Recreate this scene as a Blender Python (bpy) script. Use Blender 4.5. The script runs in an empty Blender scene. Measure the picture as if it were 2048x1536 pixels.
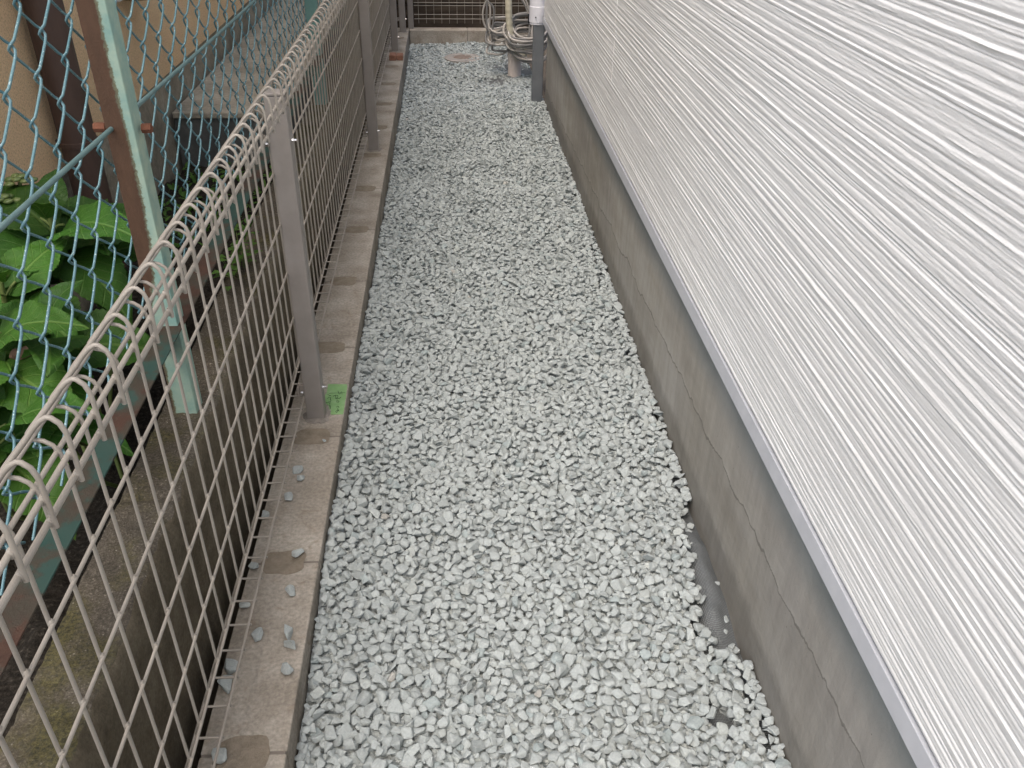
import bpy, bmesh, math, random
import numpy as np
from mathutils import Vector, Matrix

# ------------------------------------------------------------------ camera
scene = bpy.context.scene
COL = scene.collection
F_PX = 1719.8
PITCH, YAW, ROLL = 0.57479, 0.07692, 0.018725
CAM = Vector((0.0, 0.0, 1.1729))
fw = Vector((math.sin(YAW)*math.cos(PITCH), math.cos(YAW)*math.cos(PITCH), -math.sin(PITCH)))
rt = Vector((math.cos(YAW), -math.sin(YAW), 0.0))
up = rt.cross(fw)
rt2 = rt*math.cos(ROLL) + up*math.sin(ROLL)
up2 = -rt*math.sin(ROLL) + up*math.cos(ROLL)
cd = bpy.data.cameras.new("camera")
cam = bpy.data.objects.new("camera", cd)
COL.objects.link(cam)
M = Matrix.Identity(4)
for i in range(3):
    M[i][0] = rt2[i]; M[i][1] = up2[i]; M[i][2] = -fw[i]; M[i][3] = CAM[i]
cam.matrix_world = M
cd.sensor_fit = 'HORIZONTAL'
cd.sensor_width = 36.0
cd.lens = F_PX/2048*36.0
cd.clip_start = 0.05
cd.clip_end = 500
scene.camera = cam

# ------------------------------------------------------------------ light
SUN_EL, SUN_ROT = 62.0, -155.0      # degrees; azimuth of the sun measured from +Y towards +X
w = bpy.data.worlds.new("World"); scene.world = w; w.use_nodes = True
nt = w.node_tree
bg = nt.nodes['Background']
sky = nt.nodes.new('ShaderNodeTexSky')
sky.sky_type = 'NISHITA'; sky.sun_disc = False
sky.sun_elevation = math.radians(SUN_EL); sky.sun_rotation = math.radians(SUN_ROT)
sky.air_density = 1.0; sky.dust_density = 6.0; sky.ozone_density = 1.0
nt.links.new(sky.outputs[0], bg.inputs[0])
bg.inputs[1].default_value = 0.15
sd = bpy.data.lights.new("sun", 'SUN'); sd.energy = 1.0; sd.angle = math.radians(120)
sd.color = (0.97, 1.0, 0.985)
so = bpy.data.objects.new("sun", sd); COL.objects.link(so)
az = math.radians(SUN_ROT); el = math.radians(SUN_EL)
sdir = Vector((math.sin(az)*math.cos(el), math.cos(az)*math.cos(el), math.sin(el)))
so.rotation_euler = sdir.to_track_quat('Z', 'Y').to_euler()
scene.view_settings.view_transform = 'Standard'
scene.view_settings.look = 'None'
scene.view_settings.exposure = 0.98
scene.view_settings.gamma = 1.0
scene.cycles.max_bounces = 6
scene.cycles.diffuse_bounces = 5
scene.cycles.use_denoising = True

rnd = random.Random(7)
rng = np.random.default_rng(11)

# ------------------------------------------------------------------ materials
def lin(c):
    return tuple(((x/255)/12.92 if x/255 <= .04045 else ((x/255+.055)/1.055)**2.4) for x in c)

ALB = 1.22
def alb(c): return tuple(min(.82, x*ALB) for x in c[:3])
class Mat:
    def __init__(s, name, rough=.8, spec=.3, metal=0):
        s.m = bpy.data.materials.new(name); s.m.use_nodes = True
        s.t = s.m.node_tree; s.b = s.t.nodes['Principled BSDF']
        s.b.inputs['Roughness'].default_value = rough
        s.b.inputs['Metallic'].default_value = metal
        s.b.inputs['Specular IOR Level'].default_value = spec
        s.tc = s.t.nodes.new('ShaderNodeTexCoord')
        s.hs = []
    def n(s, t): return s.t.nodes.new(t)
    def l(s, a, b): s.t.links.new(a, b)
    def mapping(s, scale=(1, 1, 1), src=None):
        m = s.n('ShaderNodeMapping'); m.inputs['Scale'].default_value = scale
        s.l(src or s.tc.outputs['Object'], m.inputs[0]); return m.outputs[0]
    def noise(s, scale, detail=4, rough=.55, vec=None, dist=0, stretch=None):
        nn = s.n('ShaderNodeTexNoise'); nn.inputs['Scale'].default_value = scale
        nn.inputs['Detail'].default_value = detail; nn.inputs['Roughness'].default_value = rough
        nn.inputs['Distortion'].default_value = dist
        if stretch: vec = s.mapping(stretch)
        s.l(vec or s.tc.outputs['Object'], nn.inputs['Vector']); return nn.outputs[0]
    def voro(s, scale, feat='F1', out='Distance', rand=1):
        v = s.n('ShaderNodeTexVoronoi'); v.feature = feat; v.inputs['Scale'].default_value = scale
        v.inputs['Randomness'].default_value = rand
        s.l(s.tc.outputs['Object'], v.inputs['Vector']); return v.outputs[out]
    def ramp(s, fac, stops, interp='LINEAR'):
        r = s.n('ShaderNodeValToRGB'); s.l(fac, r.inputs[0]); e = r.color_ramp.elements
        r.color_ramp.interpolation = interp
        while len(e) < len(stops): e.new(.5)
        for k, (p, c) in enumerate(stops):
            e[k].position = p
            e[k].color = (c, c, c, 1) if isinstance(c, (int, float)) else (*alb(c), 1)
        return r.outputs[0]
    def mix(s, fac, a, b, mode='MIX'):
        m = s.n('ShaderNodeMix'); m.data_type = 'RGBA'; m.blend_type = mode
        for sock, v in ((m.inputs[0], fac), (m.inputs[6], a), (m.inputs[7], b)):
            if hasattr(v, 'is_output'): s.l(v, sock)
            elif isinstance(v, (int, float)) and sock == m.inputs[0]: sock.default_value = v
            elif isinstance(v, (int, float)): sock.default_value = (v, v, v, 1)
            else: sock.default_value = (*alb(v), 1)
        return m.outputs[2]
    def math(s, op, a, b=None, c=None):
        m = s.n('ShaderNodeMath'); m.operation = op
        for i, v in enumerate((a, b, c)):
            if v is None: continue
            if hasattr(v, 'is_output'): s.l(v, m.inputs[i])
            else: m.inputs[i].default_value = v
        return m.outputs[0]
    def xyz(s):
        x = s.n('ShaderNodeSeparateXYZ'); s.l(s.tc.outputs['Object'], x.inputs[0]); return x.outputs
    def attr(s, name):
        a = s.n('ShaderNodeAttribute'); a.attribute_name = name; return a.outputs['Color']
    def color(s, c):
        if hasattr(c, 'is_output'): s.l(c, s.b.inputs['Base Color'])
        else: s.b.inputs['Base Color'].default_value = (*alb(c), 1)
        return s
    def bump(s, h, dist=.002, strength=1.0):
        b = s.n('ShaderNodeBump'); b.inputs['Distance'].default_value = dist
        b.inputs['Strength'].default_value = strength
        s.l(h, b.inputs['Height'])
        if s.hs: s.l(s.hs[-1], b.inputs['Normal'])
        s.hs.append(b.outputs[0]); s.l(b.outputs[0], s.b.inputs['Normal']); return s
    def rough(s, v): s.l(v, s.b.inputs['Roughness']); return s

# --- stone
m_stone = Mat('gravel_stone', rough=.9, spec=.2)
sc_ = m_stone.attr('tint')
nz = m_stone.noise(260, 3)
m_stone.color(m_stone.mix(1.0, sc_, m_stone.ramp(nz, [(.3, .86), (.7, 1.06)]), 'MULTIPLY'))
m_stone.bump(m_stone.noise(320, 3), .0012)

# --- concrete kerb
def kerb_mat():
    m = Mat('kerb_concrete', rough=.92, spec=.2)
    a = m.ramp(m.noise(9, 5, .6), [(.3, (.185, .164, .136)), (.55, (.265, .243, .21)), (.75, (.34, .318, .28))])
    b = m.ramp(m.noise(140, 3, .6), [(.35, .78), (.65, 1.1)])
    c = m.mix(1, a, b, 'MULTIPLY')
    st = m.ramp(m.noise(22, 5, .7, dist=.6), [(.56, 0.0), (.68, .55)])
    c = m.mix(st, c, (.15, .115, .085))
    v = m.ramp(m.voro(300), [(.0, .55), (.18, 1.0)])
    c = m.mix(.5, c, m.mix(1, c, v, 'MULTIPLY'))
    m.color(c); m.bump(m.noise(150, 4), .0012); m.bump(m.noise(20, 3), .0015)
    return m
m_kerb = kerb_mat()
m_mortar = Mat('mortar_patch', rough=.95, spec=.2)
m_mortar.color(m_mortar.mix(m_mortar.ramp(m_mortar.noise(45, 5, .7), [(.35, 0), (.7, 1)]), (.140, .119, .092), (.205, .177, .140)))
m_mortar.bump(m_mortar.noise(160, 4, .7), .003)
m_collar = Mat('post_grout', rough=.95); m_collar.color(m_collar.ramp(m_collar.noise(60, 5, .7), [(.3, (.12, .112, .10)), (.7, (.23, .21, .19))])); m_collar.bump(m_collar.noise(150, 4), .002)
m_joint = Mat('joint_mortar', rough=.95); m_joint.color((.13, .115, .10))

# --- foundation concrete
m_found = Mat('foundation_concrete', rough=.75, spec=.3)
X = m_found.xyz()
base = m_found.ramp(m_found.noise(3.2, 6, .62, stretch=(1, .55, 1.7)), [(.3, (.185, .170, .140)), (.5, (.265, .252, .22)), (.7, (.34, .334, .308))])
cl = m_found.ramp(m_found.noise(1.3, 4, .5), [(.4, 0), (.62, .6)])
base = m_found.mix(cl, base, (.235, .228, .218))
dr = m_found.ramp(m_found.noise(30, 5, .7, stretch=(1, 1.0, .12)), [(.35, .86), (.65, 1.05)])
base = m_found.mix(1, base, dr, 'MULTIPLY')
spk = m_found.ramp(m_found.voro(70), [(.05, .45), (.10, 1.0)])
spm = m_found.ramp(m_found.noise(12, 2), [(.5, 0), (.66, .7)])
base = m_found.mix(spm, base, m_found.mix(1, base, spk, 'MULTIPLY'))
# meandering pour line between two lifts
yy = X[1]
wob = m_found.n('ShaderNodeTexNoise'); wob.noise_dimensions = '1D'; wob.inputs['Scale'].default_value = 6.0
wob.inputs['Detail'].default_value = 8; wob.inputs['Roughness'].default_value = .62
m_found.l(yy, wob.inputs['W'])
line_z = m_found.math('ADD', m_found.math('MULTIPLY_ADD', yy, -.040, .198), m_found.math('MULTIPLY_ADD', wob.outputs[0], .06, -.03))
dz = m_found.math('ABSOLUTE', m_found.math('SUBTRACT', X[2], line_z))
vary = m_found.ramp(m_found.noise(9, 4, .7, stretch=(0, 1, 0)), [(.3, .0006), (.55, .0022), (.78, .0070)])
crack = m_found.math('LESS_THAN', dz, vary)
lip_light = m_found.ramp(m_found.math('DIVIDE', m_found.math('SUBTRACT', X[2], line_z), .012), [(.0, .0), (.12, .5), (1.0, 0.)])
above = m_found.ramp(m_found.math('MULTIPLY_ADD', m_found.math('SUBTRACT', X[2], line_z), 40, .5), [(.45, .93), (.55, 1.05)])
base = m_found.mix(1, base, above, 'MULTIPLY')
ridge_light = m_found.math('MULTIPLY', lip_light, m_found.ramp(m_found.noise(14, 4, .7, stretch=(0, 1, 0)), [(.45, 0), (.65, .8)]))
base = m_found.mix(ridge_light, base, (.34, .33, .30))  # lighter colour above the pour line paints the ridge's highlight
base = m_found.mix(m_found.math('MULTIPLY', crack, .55), base, (.07, .065, .055))
pin = m_found.ramp(m_found.voro(38), [(.035, .75), (.06, 0)])
base = m_found.mix(m_found.math('MULTIPLY', pin, m_found.ramp(m_found.noise(5, 3), [(.48, 0), (.58, 1)])), base, (.07, .06, .05))
toned = m_found.ramp(m_found.math('ADD', X[2], m_found.math('MULTIPLY_ADD', m_found.noise(16, 5, .7), .07, -.035)), [(.0, .7), (.03, 1)])
base = m_found.mix(1, base, toned, 'MULTIPLY')  # darker towards the bottom edge
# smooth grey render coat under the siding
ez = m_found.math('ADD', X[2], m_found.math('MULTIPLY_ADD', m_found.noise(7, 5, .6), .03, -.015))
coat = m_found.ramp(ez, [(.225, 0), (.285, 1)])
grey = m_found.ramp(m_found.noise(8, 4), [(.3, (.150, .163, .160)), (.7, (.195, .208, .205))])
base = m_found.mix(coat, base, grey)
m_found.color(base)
m_found.bump(m_found.noise(60, 5, .6), .0018)
m_found.bump(m_found.math('MULTIPLY', crack, -1), .003)

# --- siding
m_siding = Mat('cement_siding', rough=.62, spec=.35)
s1 = m_siding.ramp(m_siding.noise(2.5, 4), [(.3, (.545, .55, .545)), (.7, (.585, .59, .584))])
s2 = m_siding.ramp(m_siding.noise(60, 4, .65, stretch=(1, .08, 1)), [(.3, .975), (.7, 1.015)])
m_siding.color(m_siding.mix(1, s1, s2, 'MULTIPLY'))
m_siding.bump(m_siding.noise(260, 4, .7, stretch=(1, .6, 1)), .0007)
m_sidejoint = Mat('siding_caulk', rough=.5); m_sidejoint.color((.62, .615, .60))
m_flash = Mat('siding_flashing_metal', rough=.42, spec=.5)
m_flash.color(m_flash.ramp(m_flash.noise(30, 3), [(.3, (.325, .338, .362)), (.7, (.365, .378, .402))]))

# --- fence
m_wire = Mat('beige_fence_coating', rough=.45, spec=.45)
m_wire.color(m_wire.ramp(m_wire.noise(12, 4), [(.3, (.205, .188, .164)), (.7, (.255, .236, .208))]))
m_wire.bump(m_wire.noise(400, 2), .0004)
m_post = Mat('beige_post_paint', rough=.5, spec=.4)
m_post.color(m_post.mix(m_post.ramp(m_post.noise(9, 5, .65), [(.4, 0), (.75, 1)]), (.185, .170, .158), (.22, .205, .192)))
m_post.bump(m_post.noise(500, 2), .0003)
m_steel = Mat('bolt_steel', rough=.25, spec=.5, metal=1.0); m_steel.color((.62, .61, .6))
m_clip = Mat('clamp_paint', rough=.5); m_clip.color((.20, .18, .16))

m_chain = Mat('green_vinyl_chain_wire', rough=.42, spec=.5)
cc = m_chain.ramp(m_chain.noise(8, 4), [(.3, (.05, .125, .15)), (.7, (.10, .19, .22))])
ch = m_chain.ramp(m_chain.noise(330, 3), [(.60, 0), (.68, .8)])
m_chain.color(m_chain.mix(ch, cc, (.35, .45, .46)))
m_chain.bump(m_chain.noise(300, 3), .0006)

def rusty(name, green, rust, lo, hi, side=False, pale=(.33, .42, .36), bandc=(.095, .075, .028)):
    m = Mat(name, rough=.7, spec=.35)
    g = m.mix(m.ramp(m.noise(14, 5, .7), [(.35, 0), (.7, 1)]), green, pale)
    n = m.noise(7, 6, .68, stretch=(1, 1, .45))
    if side:   # rust eats in from the left flange edge
        xx = m.xyz()
        e = m.math('MULTIPLY_ADD', xx[0], -30.0, .30)
        n = m.math('ADD', m.math('MULTIPLY', n, .75), e)
        n = m.math('ADD', n, m.math('MULTIPLY_ADD', m.noise(160, 5, .85), .50, -.25))
        low = m.ramp(m.math('ADD', xx[2], m.math('MULTIPLY_ADD', m.noise(9, 4, .7), .2, -.1)), [(.46, .75), (.60, 0)])
        n = m.math('SUBTRACT', n, low)
    r = m.ramp(n, [(lo, 0), (hi, 1)])
    rc = m.mix(m.ramp(m.noise(38, 5, .75, stretch=(1, 1, .3)), [(.35, 0), (.7, 1)]), rust, tuple(x*1.45 for x in rust))
    band = m.ramp(m.math('ABSOLUTE', m.math('SUBTRACT', r, .45)), [(0, .8), (.48, 0)])
    c = m.mix(r, g, rc)
    c = m.mix(band, c, bandc)
    m.color(c); m.bump(m.math('MULTIPLY', r, m.noise(180, 4, .7)), .0012)
    return m
m_rustpost = rusty('rusty_green_steel', (.15, .27, .25), (.055, .030, .018), .36, .52, side=True, pale=(.31, .39, .31))
m_greenpost = rusty('green_painted_steel', (.085, .20, .195), (.09, .045, .03), .62, .72, pale=(.13, .24, .225))
m_rail = rusty('weathered_rail', (.010, .040, .034), (.035, .017, .011), .45, .58, pale=(.022, .046, .038), bandc=(.035, .026, .018))
m_rod = rusty('weathered_rod', (.07, .13, .135), (.06, .04, .03), .66, .8, pale=(.12, .19, .195))
m_boltrust = Mat('rusted_bolt', rough=.9); m_boltrust.color((.12, .05, .03)); m_boltrust.bump(m_boltrust.noise(300), .002)

# --- mossy block wall
m_moss = Mat('mossy_block_wall', rough=.95, spec=.25)
X = m_moss.xyz()
b0 = m_moss.ramp(m_moss.noise(230, 6, .82), [(.3, (.040, .035, .027)), (.5, (.115, .10, .078)), (.62, (.19, .168, .135)), (.74, (.38, .35, .30))])
b1 = m_moss.ramp(m_moss.voro(230), [(.0, 1.5), (.35, .75)])
b0 = m_moss.mix(1, b0, b1, 'MULTIPLY')
chip = m_moss.ramp(m_moss.voro(120, 'F1'), [(.10, .9), (.17, 0)])
b0 = m_moss.mix(m_moss.math('MULTIPLY', chip, m_moss.ramp(m_moss.noise(50, 2), [(.48, 0), (.56, 1)])), b0, (.36, .33, .28))
mg = m_moss.ramp(m_moss.noise(9, 5, .6), [(.47, 0), (.63, .75)])
b0 = m_moss.mix(mg, b0, m_moss.mix(m_moss.ramp(m_moss.noise(170, 4, .8), [(.4, 0), (.62, 1)]), (.022, .024, .010), (.125, .112, .038)))
dk = m_moss.ramp(m_moss.noise(4, 4, .6), [(.35, .55), (.65, 1.1)])
b0 = m_moss.mix(1, b0, dk, 'MULTIPLY')
edge = m_moss.ramp(m_moss.math('MULTIPLY_ADD', X[0], 40, 18.3), [(.0, 0), (1, 1)])   # worn paler arris
edge = m_moss.math('MULTIPLY', edge, m_moss.ramp(m_moss.noise(45, 4, .7), [(.35, 0), (.6, .6)]))
edge = m_moss.math('MULTIPLY', edge, m_moss.ramp(X[2], [(.245, 0), (.262, 1)]))
b0 = m_moss.mix(edge, b0, m_moss.mix(m_moss.noise(200, 3), (.14, .12, .10), (.34, .31, .27)))
geo = m_moss.n('ShaderNodeNewGeometry'); sep = m_moss.n('ShaderNodeSeparateXYZ'); m_moss.l(geo.outputs['Normal'], sep.inputs[0])
facec = m_moss.ramp(m_moss.noise(14, 6, .65), [(.3, (.075, .062, .042)), (.6, (.135, .115, .082)), (.8, (.20, .175, .13))])
facec = m_moss.mix(1, facec, m_moss.ramp(m_moss.noise(190, 3, .7), [(.3, .75), (.7, 1.2)]), 'MULTIPLY')
b0 = m_moss.mix(m_moss.math('GREATER_THAN', sep.outputs[0], .75), b0, facec)
m_moss.color(b0); m_moss.bump(m_moss.noise(230, 6, .8), .005); m_moss.bump(m_moss.noise(25, 4), .004)

m_soil = Mat('dark_soil', rough=.97, spec=.15)
so1 = m_soil.ramp(m_soil.noise(120, 5, .75), [(.35, (.006, .005, .004)), (.55, (.022, .019, .015)), (.72, (.07, .062, .052)), (.8, (.22, .21, .19))])  # near-black colour carries the shade of the hollow
m_soil.color(so1); m_soil.bump(m_soil.noise(90, 5, .8), .01)
m_ground = Mat('ground_earth', rough=.95); m_ground.color(m_ground.ramp(m_ground.noise(3, 6), [(.3, (.06, .05, .04)), (.7, (.14, .12, .1))]))
m_ground.bump(m_ground.noise(40, 5), .01)

# --- neighbour house
m_stucco = Mat('tan_stucco', rough=.95, spec=.15)
tv = m_stucco.ramp(m_stucco.noise(230, 3, .7), [(.35, .70), (.5, 1.0), (.7, 1.16)])
tb = m_stucco.ramp(m_stucco.noise(2.5, 5), [(.3, (.62, .45, .285)), (.7, (.70, .52, .34))])
m_stucco.color(m_stucco.mix(1, tb, tv, 'MULTIPLY'))
m_stucco.bump(m_stucco.noise(210, 4, .7), .006)
m_plinth = Mat('neighbour_plinth', rough=.9)
pb = m_plinth.ramp(m_plinth.noise(5, 6, .65), [(.3, (.15, .14, .115)), (.55, (.25, .23, .19)), (.75, (.33, .31, .26))])
m_plinth.color(m_plinth.mix(1, pb, m_plinth.ramp(m_plinth.noise(90, 4), [(.3, .8), (.7, 1.15)]), 'MULTIPLY'))
m_plinth.bump(m_plinth.noise(80, 5), .003)
m_darkconc = Mat('dark_concrete', rough=.9)
m_darkconc.color(m_darkconc.ramp(m_darkconc.noise(11, 6, .65), [(.3, (.045, .050, .052)), (.7, (.085, .088, .086))])); m_darkconc.bump(m_darkconc.noise(60, 5), .003)  # riser colour, darker than the slab top
m_brown = Mat('brown_pipe', rough=.55, spec=.4)
m_brown.color(m_brown.ramp(m_brown.noise(18, 5, .65, stretch=(1, 1, .25)), [(.3, (.036, .022, .018)), (.7, (.066, .042, .034))]))
m_brown.bump(m_brown.noise(200, 3), .0005)
m_whitebox = Mat('white_box', rough=.4, spec=.5); m_whitebox.color(m_whitebox.ramp(m_whitebox.noise(15), [(.3, (.58, .59, .62)), (.7, (.68, .69, .72))]))
m_brass = Mat('yellowed_rim', rough=.5); m_brass.color(m_brass.ramp(m_brass.noise(40), [(.3, (.20, .14, .05)), (.7, (.36, .27, .12))]))

# --- plants
def leafmat(name, a, b, vein, trans=.35):
    m = Mat(name, rough=.55, spec=.25)
    t = m.attr('tint'); uv = m.n('ShaderNodeUVMap'); sp = m.n('ShaderNodeSeparateXYZ'); m.l(uv.outputs[0], sp.inputs[0])
    u = m.math('ABSOLUTE', m.math('SUBTRACT', sp.outputs[0], .5)); v = sp.outputs[1]
    n = m.noise(35, 4)
    c = m.mix(n, a, b)
    mid = m.ramp(u, [(.0, 1), (.012, 1), (.028, 0)])
    side = m.math('PINGPONG', m.math('SUBTRACT', m.math('MULTIPLY', v, 7.0), m.math('MULTIPLY', u, 6.0)), .5)
    sv = m.ramp(side, [(.0, 1), (.035, .9), (.08, 0)])
    fine = m.voro(160, 'DISTANCE_TO_EDGE')
    fv = m.ramp(fine, [(.0, .35), (.08, 0)])
    vv = m.math('MAXIMUM', m.math('MAXIMUM', mid, m.math('MULTIPLY', sv, .6)), m.math('MULTIPLY', fv, .5))
    c = m.mix(m.math('MULTIPLY', vv, .7), c, vein)
    m.color(m.mix(1, c, t, 'MULTIPLY'))
    m.bump(m.math('MULTIPLY', vv, -1), .0014)
    m.bump(m.noise(55, 3), .0025)
    m.b.inputs['Transmission Weight'].default_value = 0
    tr = m.n('ShaderNodeBsdfTranslucent'); m.l(m.b.inputs['Base Color'].links[0].from_socket, tr.inputs[0])
    mx = m.n('ShaderNodeMixShader'); mx.inputs[0].default_value = trans
    out = m.t.nodes['Material Output']
    m.l(m.b.outputs[0], mx.inputs[1]); m.l(tr.outputs[0], mx.inputs[2]); m.l(mx.outputs[0], out.inputs[0])
    return m
m_leaf = leafmat('hydrangea_leaf', (.030, .100, .014), (.055, .160, .020), (.12, .235, .055), .25)
m_leaf2 = leafmat('small_leaf', (.045, .11, .02), (.09, .19, .035), (.13, .26, .06))
m_succ = Mat('succulent_leaf', rough=.4, spec=.5); m_succ.color(m_succ.ramp(m_succ.noise(60), [(.3, (.05, .085, .025)), (.7, (.12, .15, .05))]))
m_stem = Mat('plant_stem', rough=.7); m_stem.color((.09, .12, .035))
m_mossy = Mat('moss_green', rough=.95); m_mossy.color(m_mossy.ramp(m_mossy.noise(150), [(.3, (.02, .05, .008)), (.7, (.07, .13, .02))]))
m_dry = Mat('dry_leaf', rough=.8); m_dry.color(m_dry.ramp(m_dry.noise(50), [(.3, (.12, .07, .045)), (.7, (.26, .17, .12))]))

# --- misc
m_fabric = Mat('weed_fabric', rough=.55, spec=.4)
mp = m_fabric.tc.outputs['Object']
wv1 = m_fabric.n('ShaderNodeTexWave'); wv1.inputs['Scale'].default_value = 120; wv1.bands_direction = 'X'; m_fabric.l(mp, wv1.inputs[0])
wv2 = m_fabric.n('ShaderNodeTexWave'); wv2.inputs['Scale'].default_value = 95; wv2.bands_direction = 'Y'; m_fabric.l(mp, wv2.inputs[0])
wv = m_fabric.math('MULTIPLY', wv1.outputs[1], wv2.outputs[1])
m_fabric.color(m_fabric.mix(wv, (.07, .078, .081), (.25, .268, .275))); m_fabric.bump(wv, .0012)
m_sticker = Mat('green_tape', rough=.6)
m_sticker.color(m_sticker.ramp(m_sticker.noise(40, 5), [(.3, (.135, .25, .095)), (.55, (.165, .29, .125)), (.75, (.23, .31, .19))])); m_sticker.bump(m_sticker.noise(60), .001)
m_ink = Mat('marker_ink', rough=.6); m_ink.color((.012, .035, .014))
m_terra = Mat('terracotta', rough=.9); m_terra.color(m_terra.ramp(m_terra.noise(40, 5), [(.3, (.15, .072, .048)), (.7, (.25, .135, .095))])); m_terra.bump(m_terra.noise(120), .002)
m_beige = Mat('beige_tape_wrap', rough=.65); m_beige.color(m_beige.ramp(m_beige.noise(30, 4), [(.3, (.36, .34, .26)), (.7, (.45, .43, .34))]))
wz = m_beige.n('ShaderNodeTexWave'); wz.inputs['Scale'].default_value = 9; wz.bands_direction = 'Z'; wz.inputs['Distortion'].default_value = 1.5
m_beige.l(m_beige.tc.outputs['Object'], wz.inputs[0]); m_beige.bump(wz.outputs[1], .0012)
m_cable = Mat('grey_cable', rough=.5, spec=.4); m_cable.color(m_cable.ramp(m_cable.noise(20), [(.3, (.26, .25, .23)), (.7, (.36, .34, .32))]))
m_cabled = Mat('dark_grey_cable', rough=.5, spec=.4); m_cabled.color((.14, .14, .137))
m_tie = Mat('black_tape', rough=.5); m_tie.color((.012, .012, .015))
m_pvc = Mat('grey_pink_pvc', rough=.6); m_pvc.color(m_pvc.ramp(m_pvc.noise(15, 4), [(.3, (.45, .40, .37)), (.7, (.52, .47, .44))]))
m_whitepipe = Mat('white_downpipe', rough=.4, spec=.5); m_whitepipe.color(m_whitepipe.ramp(m_whitepipe.noise(9), [(.3, (.50, .51, .56)), (.7, (.58, .59, .63))]))
m_greypipe = Mat('grey_square_pipe', rough=.5, spec=.4); m_greypipe.color(m_greypipe.ramp(m_greypipe.noise(9), [(.3, (.085, .095, .105)), (.7, (.125, .135, .145))]))
m_lid = Mat('cover_concrete', rough=.9); m_lid.color(m_lid.ramp(m_lid.noise(30, 5), [(.3, (.19, .18, .168)), (.7, (.27, .255, .24))])); m_lid.bump(m_lid.noise(90), .002)
m_lidrust = Mat('cover_rust', rough=.9); m_lidrust.color(m_lidrust.ramp(m_lidrust.noise(60, 5), [(.3, (.13, .105, .09)), (.7, (.19, .155, .135))]))
m_boards = Mat('dark_boards', rough=.85)
m_boards.color(m_boards.ramp(m_boards.noise(16, 6, .65, stretch=(.25, 1, 2)), [(.3, (.022, .017, .013)), (.7, (.065, .052, .040))])); m_boards.bump(m_boards.noise(50, 5, stretch=(.2, 1, 3)), .003)
m_roofdark = Mat('dark_wall', rough=.9); m_roofdark.color(m_roofdark.ramp(m_roofdark.noise(6, 4), [(.3, (.035, .033, .033)), (.7, (.06, .055, .055))]))

# ------------------------------------------------------------------ builders
class MB:
    """collects triangles / quads and links them as one mesh"""
    def __init__(s): s.v = []; s.f = []; s.n = 0; s.uv = None
    def add(s, V, Fs):
        V = np.asarray(V, float); s.v.append(V)
        for f in Fs: s.f.append([i+s.n for i in f])
        s.n += len(V); return s
    def box(s, x0, x1, y0, y1, z0, z1):
        V = [(x, y, z) for x in (x0, x1) for y in (y0, y1) for z in (z0, z1)]
        return s.add(V, [(0, 1, 3, 2), (4, 6, 7, 5), (0, 4, 5, 1), (2, 3, 7, 6), (0, 2, 6, 4), (1, 5, 7, 3)])
    def tube(s, pts, r, n=8, closed=False, caps=True):
        P = np.asarray(pts, float); m = len(P)
        R = np.full(m, r) if np.isscalar(r) else np.asarray(r, float)
        if closed: T = np.roll(P, -1, 0)-np.roll(P, 1, 0)
        else:
            T = np.empty_like(P); T[1:-1] = P[2:]-P[:-2]; T[0] = P[1]-P[0]; T[-1] = P[-1]-P[-2]
        T /= np.linalg.norm(T, axis=1)[:, None]+1e-12
        a = np.array((0, 0, 1.)) if abs(T[0][2]) < .9 else np.array((1., 0, 0))
        U = np.empty_like(P); u = np.cross(T[0], a); u /= np.linalg.norm(u); U[0] = u
        for i in range(1, m):
            u = u-T[i]*(u@T[i]); u /= np.linalg.norm(u)+1e-12; U[i] = u
        W = np.cross(T, U)
        th = np.arange(n)*2*math.pi/n
        V = (P[:, None]+R[:, None, None]*(np.cos(th)[None, :, None]*U[:, None]+np.sin(th)[None, :, None]*W[:, None])).reshape(-1, 3)
        Fs = []
        for i in range(m if closed else m-1):
            j = (i+1) % m
            for k in range(n):
                l = (k+1) % n
                Fs.append((i*n+k, i*n+l, j*n+l, j*n+k))
        if caps and not closed:
            V = np.concatenate([V, V[:n], V[-n:]])
            Fs.append(tuple(range(m*n, m*n+n))[::-1]); Fs.append(tuple(m*n+n+k for k in range(n)))
        return s.add(V, Fs)
    def lathe(s, prof, n=32, c=(0, 0, 0)):
        V = []; m = len(prof)
        for r, z in prof:
            for k in range(n):
                a = 2*math.pi*k/n; V.append((c[0]+r*math.cos(a), c[1]+r*math.sin(a), c[2]+z))
        Fs = [(i*n+k, i*n+(k+1) % n, (i+1)*n+(k+1) % n, (i+1)*n+k) for i in range(m-1) for k in range(n)]
        V += V[:n]+V[-n:]
        Fs.append(tuple(range(m*n, m*n+n))[::-1]); Fs.append(tuple(m*n+n+k for k in range(n)))
        return s.add(V, Fs)
    def build(s, name, mat, parent=None, smooth=False, bevel=0, origin=None, seg=2):
        V = np.concatenate(s.v); 
        if origin is not None: V = V-np.array(origin)
        me = bpy.data.meshes.new(name); me.from_pydata(V.tolist(), [], s.f); me.update()
        if smooth: me.polygons.foreach_set('use_smooth', np.ones(len(me.polygons), bool))
        me.materials.append(mat.m if isinstance(mat, Mat) else mat)
        o = bpy.data.objects.new(name, me); COL.objects.link(o)
        if origin is not None: o.location = origin
        if parent is not None:
            o.parent = parent
            o.location = Vector(o.location)-Vector(parent.location)
        if bevel:
            b = o.modifiers.new('bevel', 'BEVEL'); b.width = bevel; b.segments = seg; b.limit_method = 'ANGLE'; b.angle_limit = math.radians(40)
        return o

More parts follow.
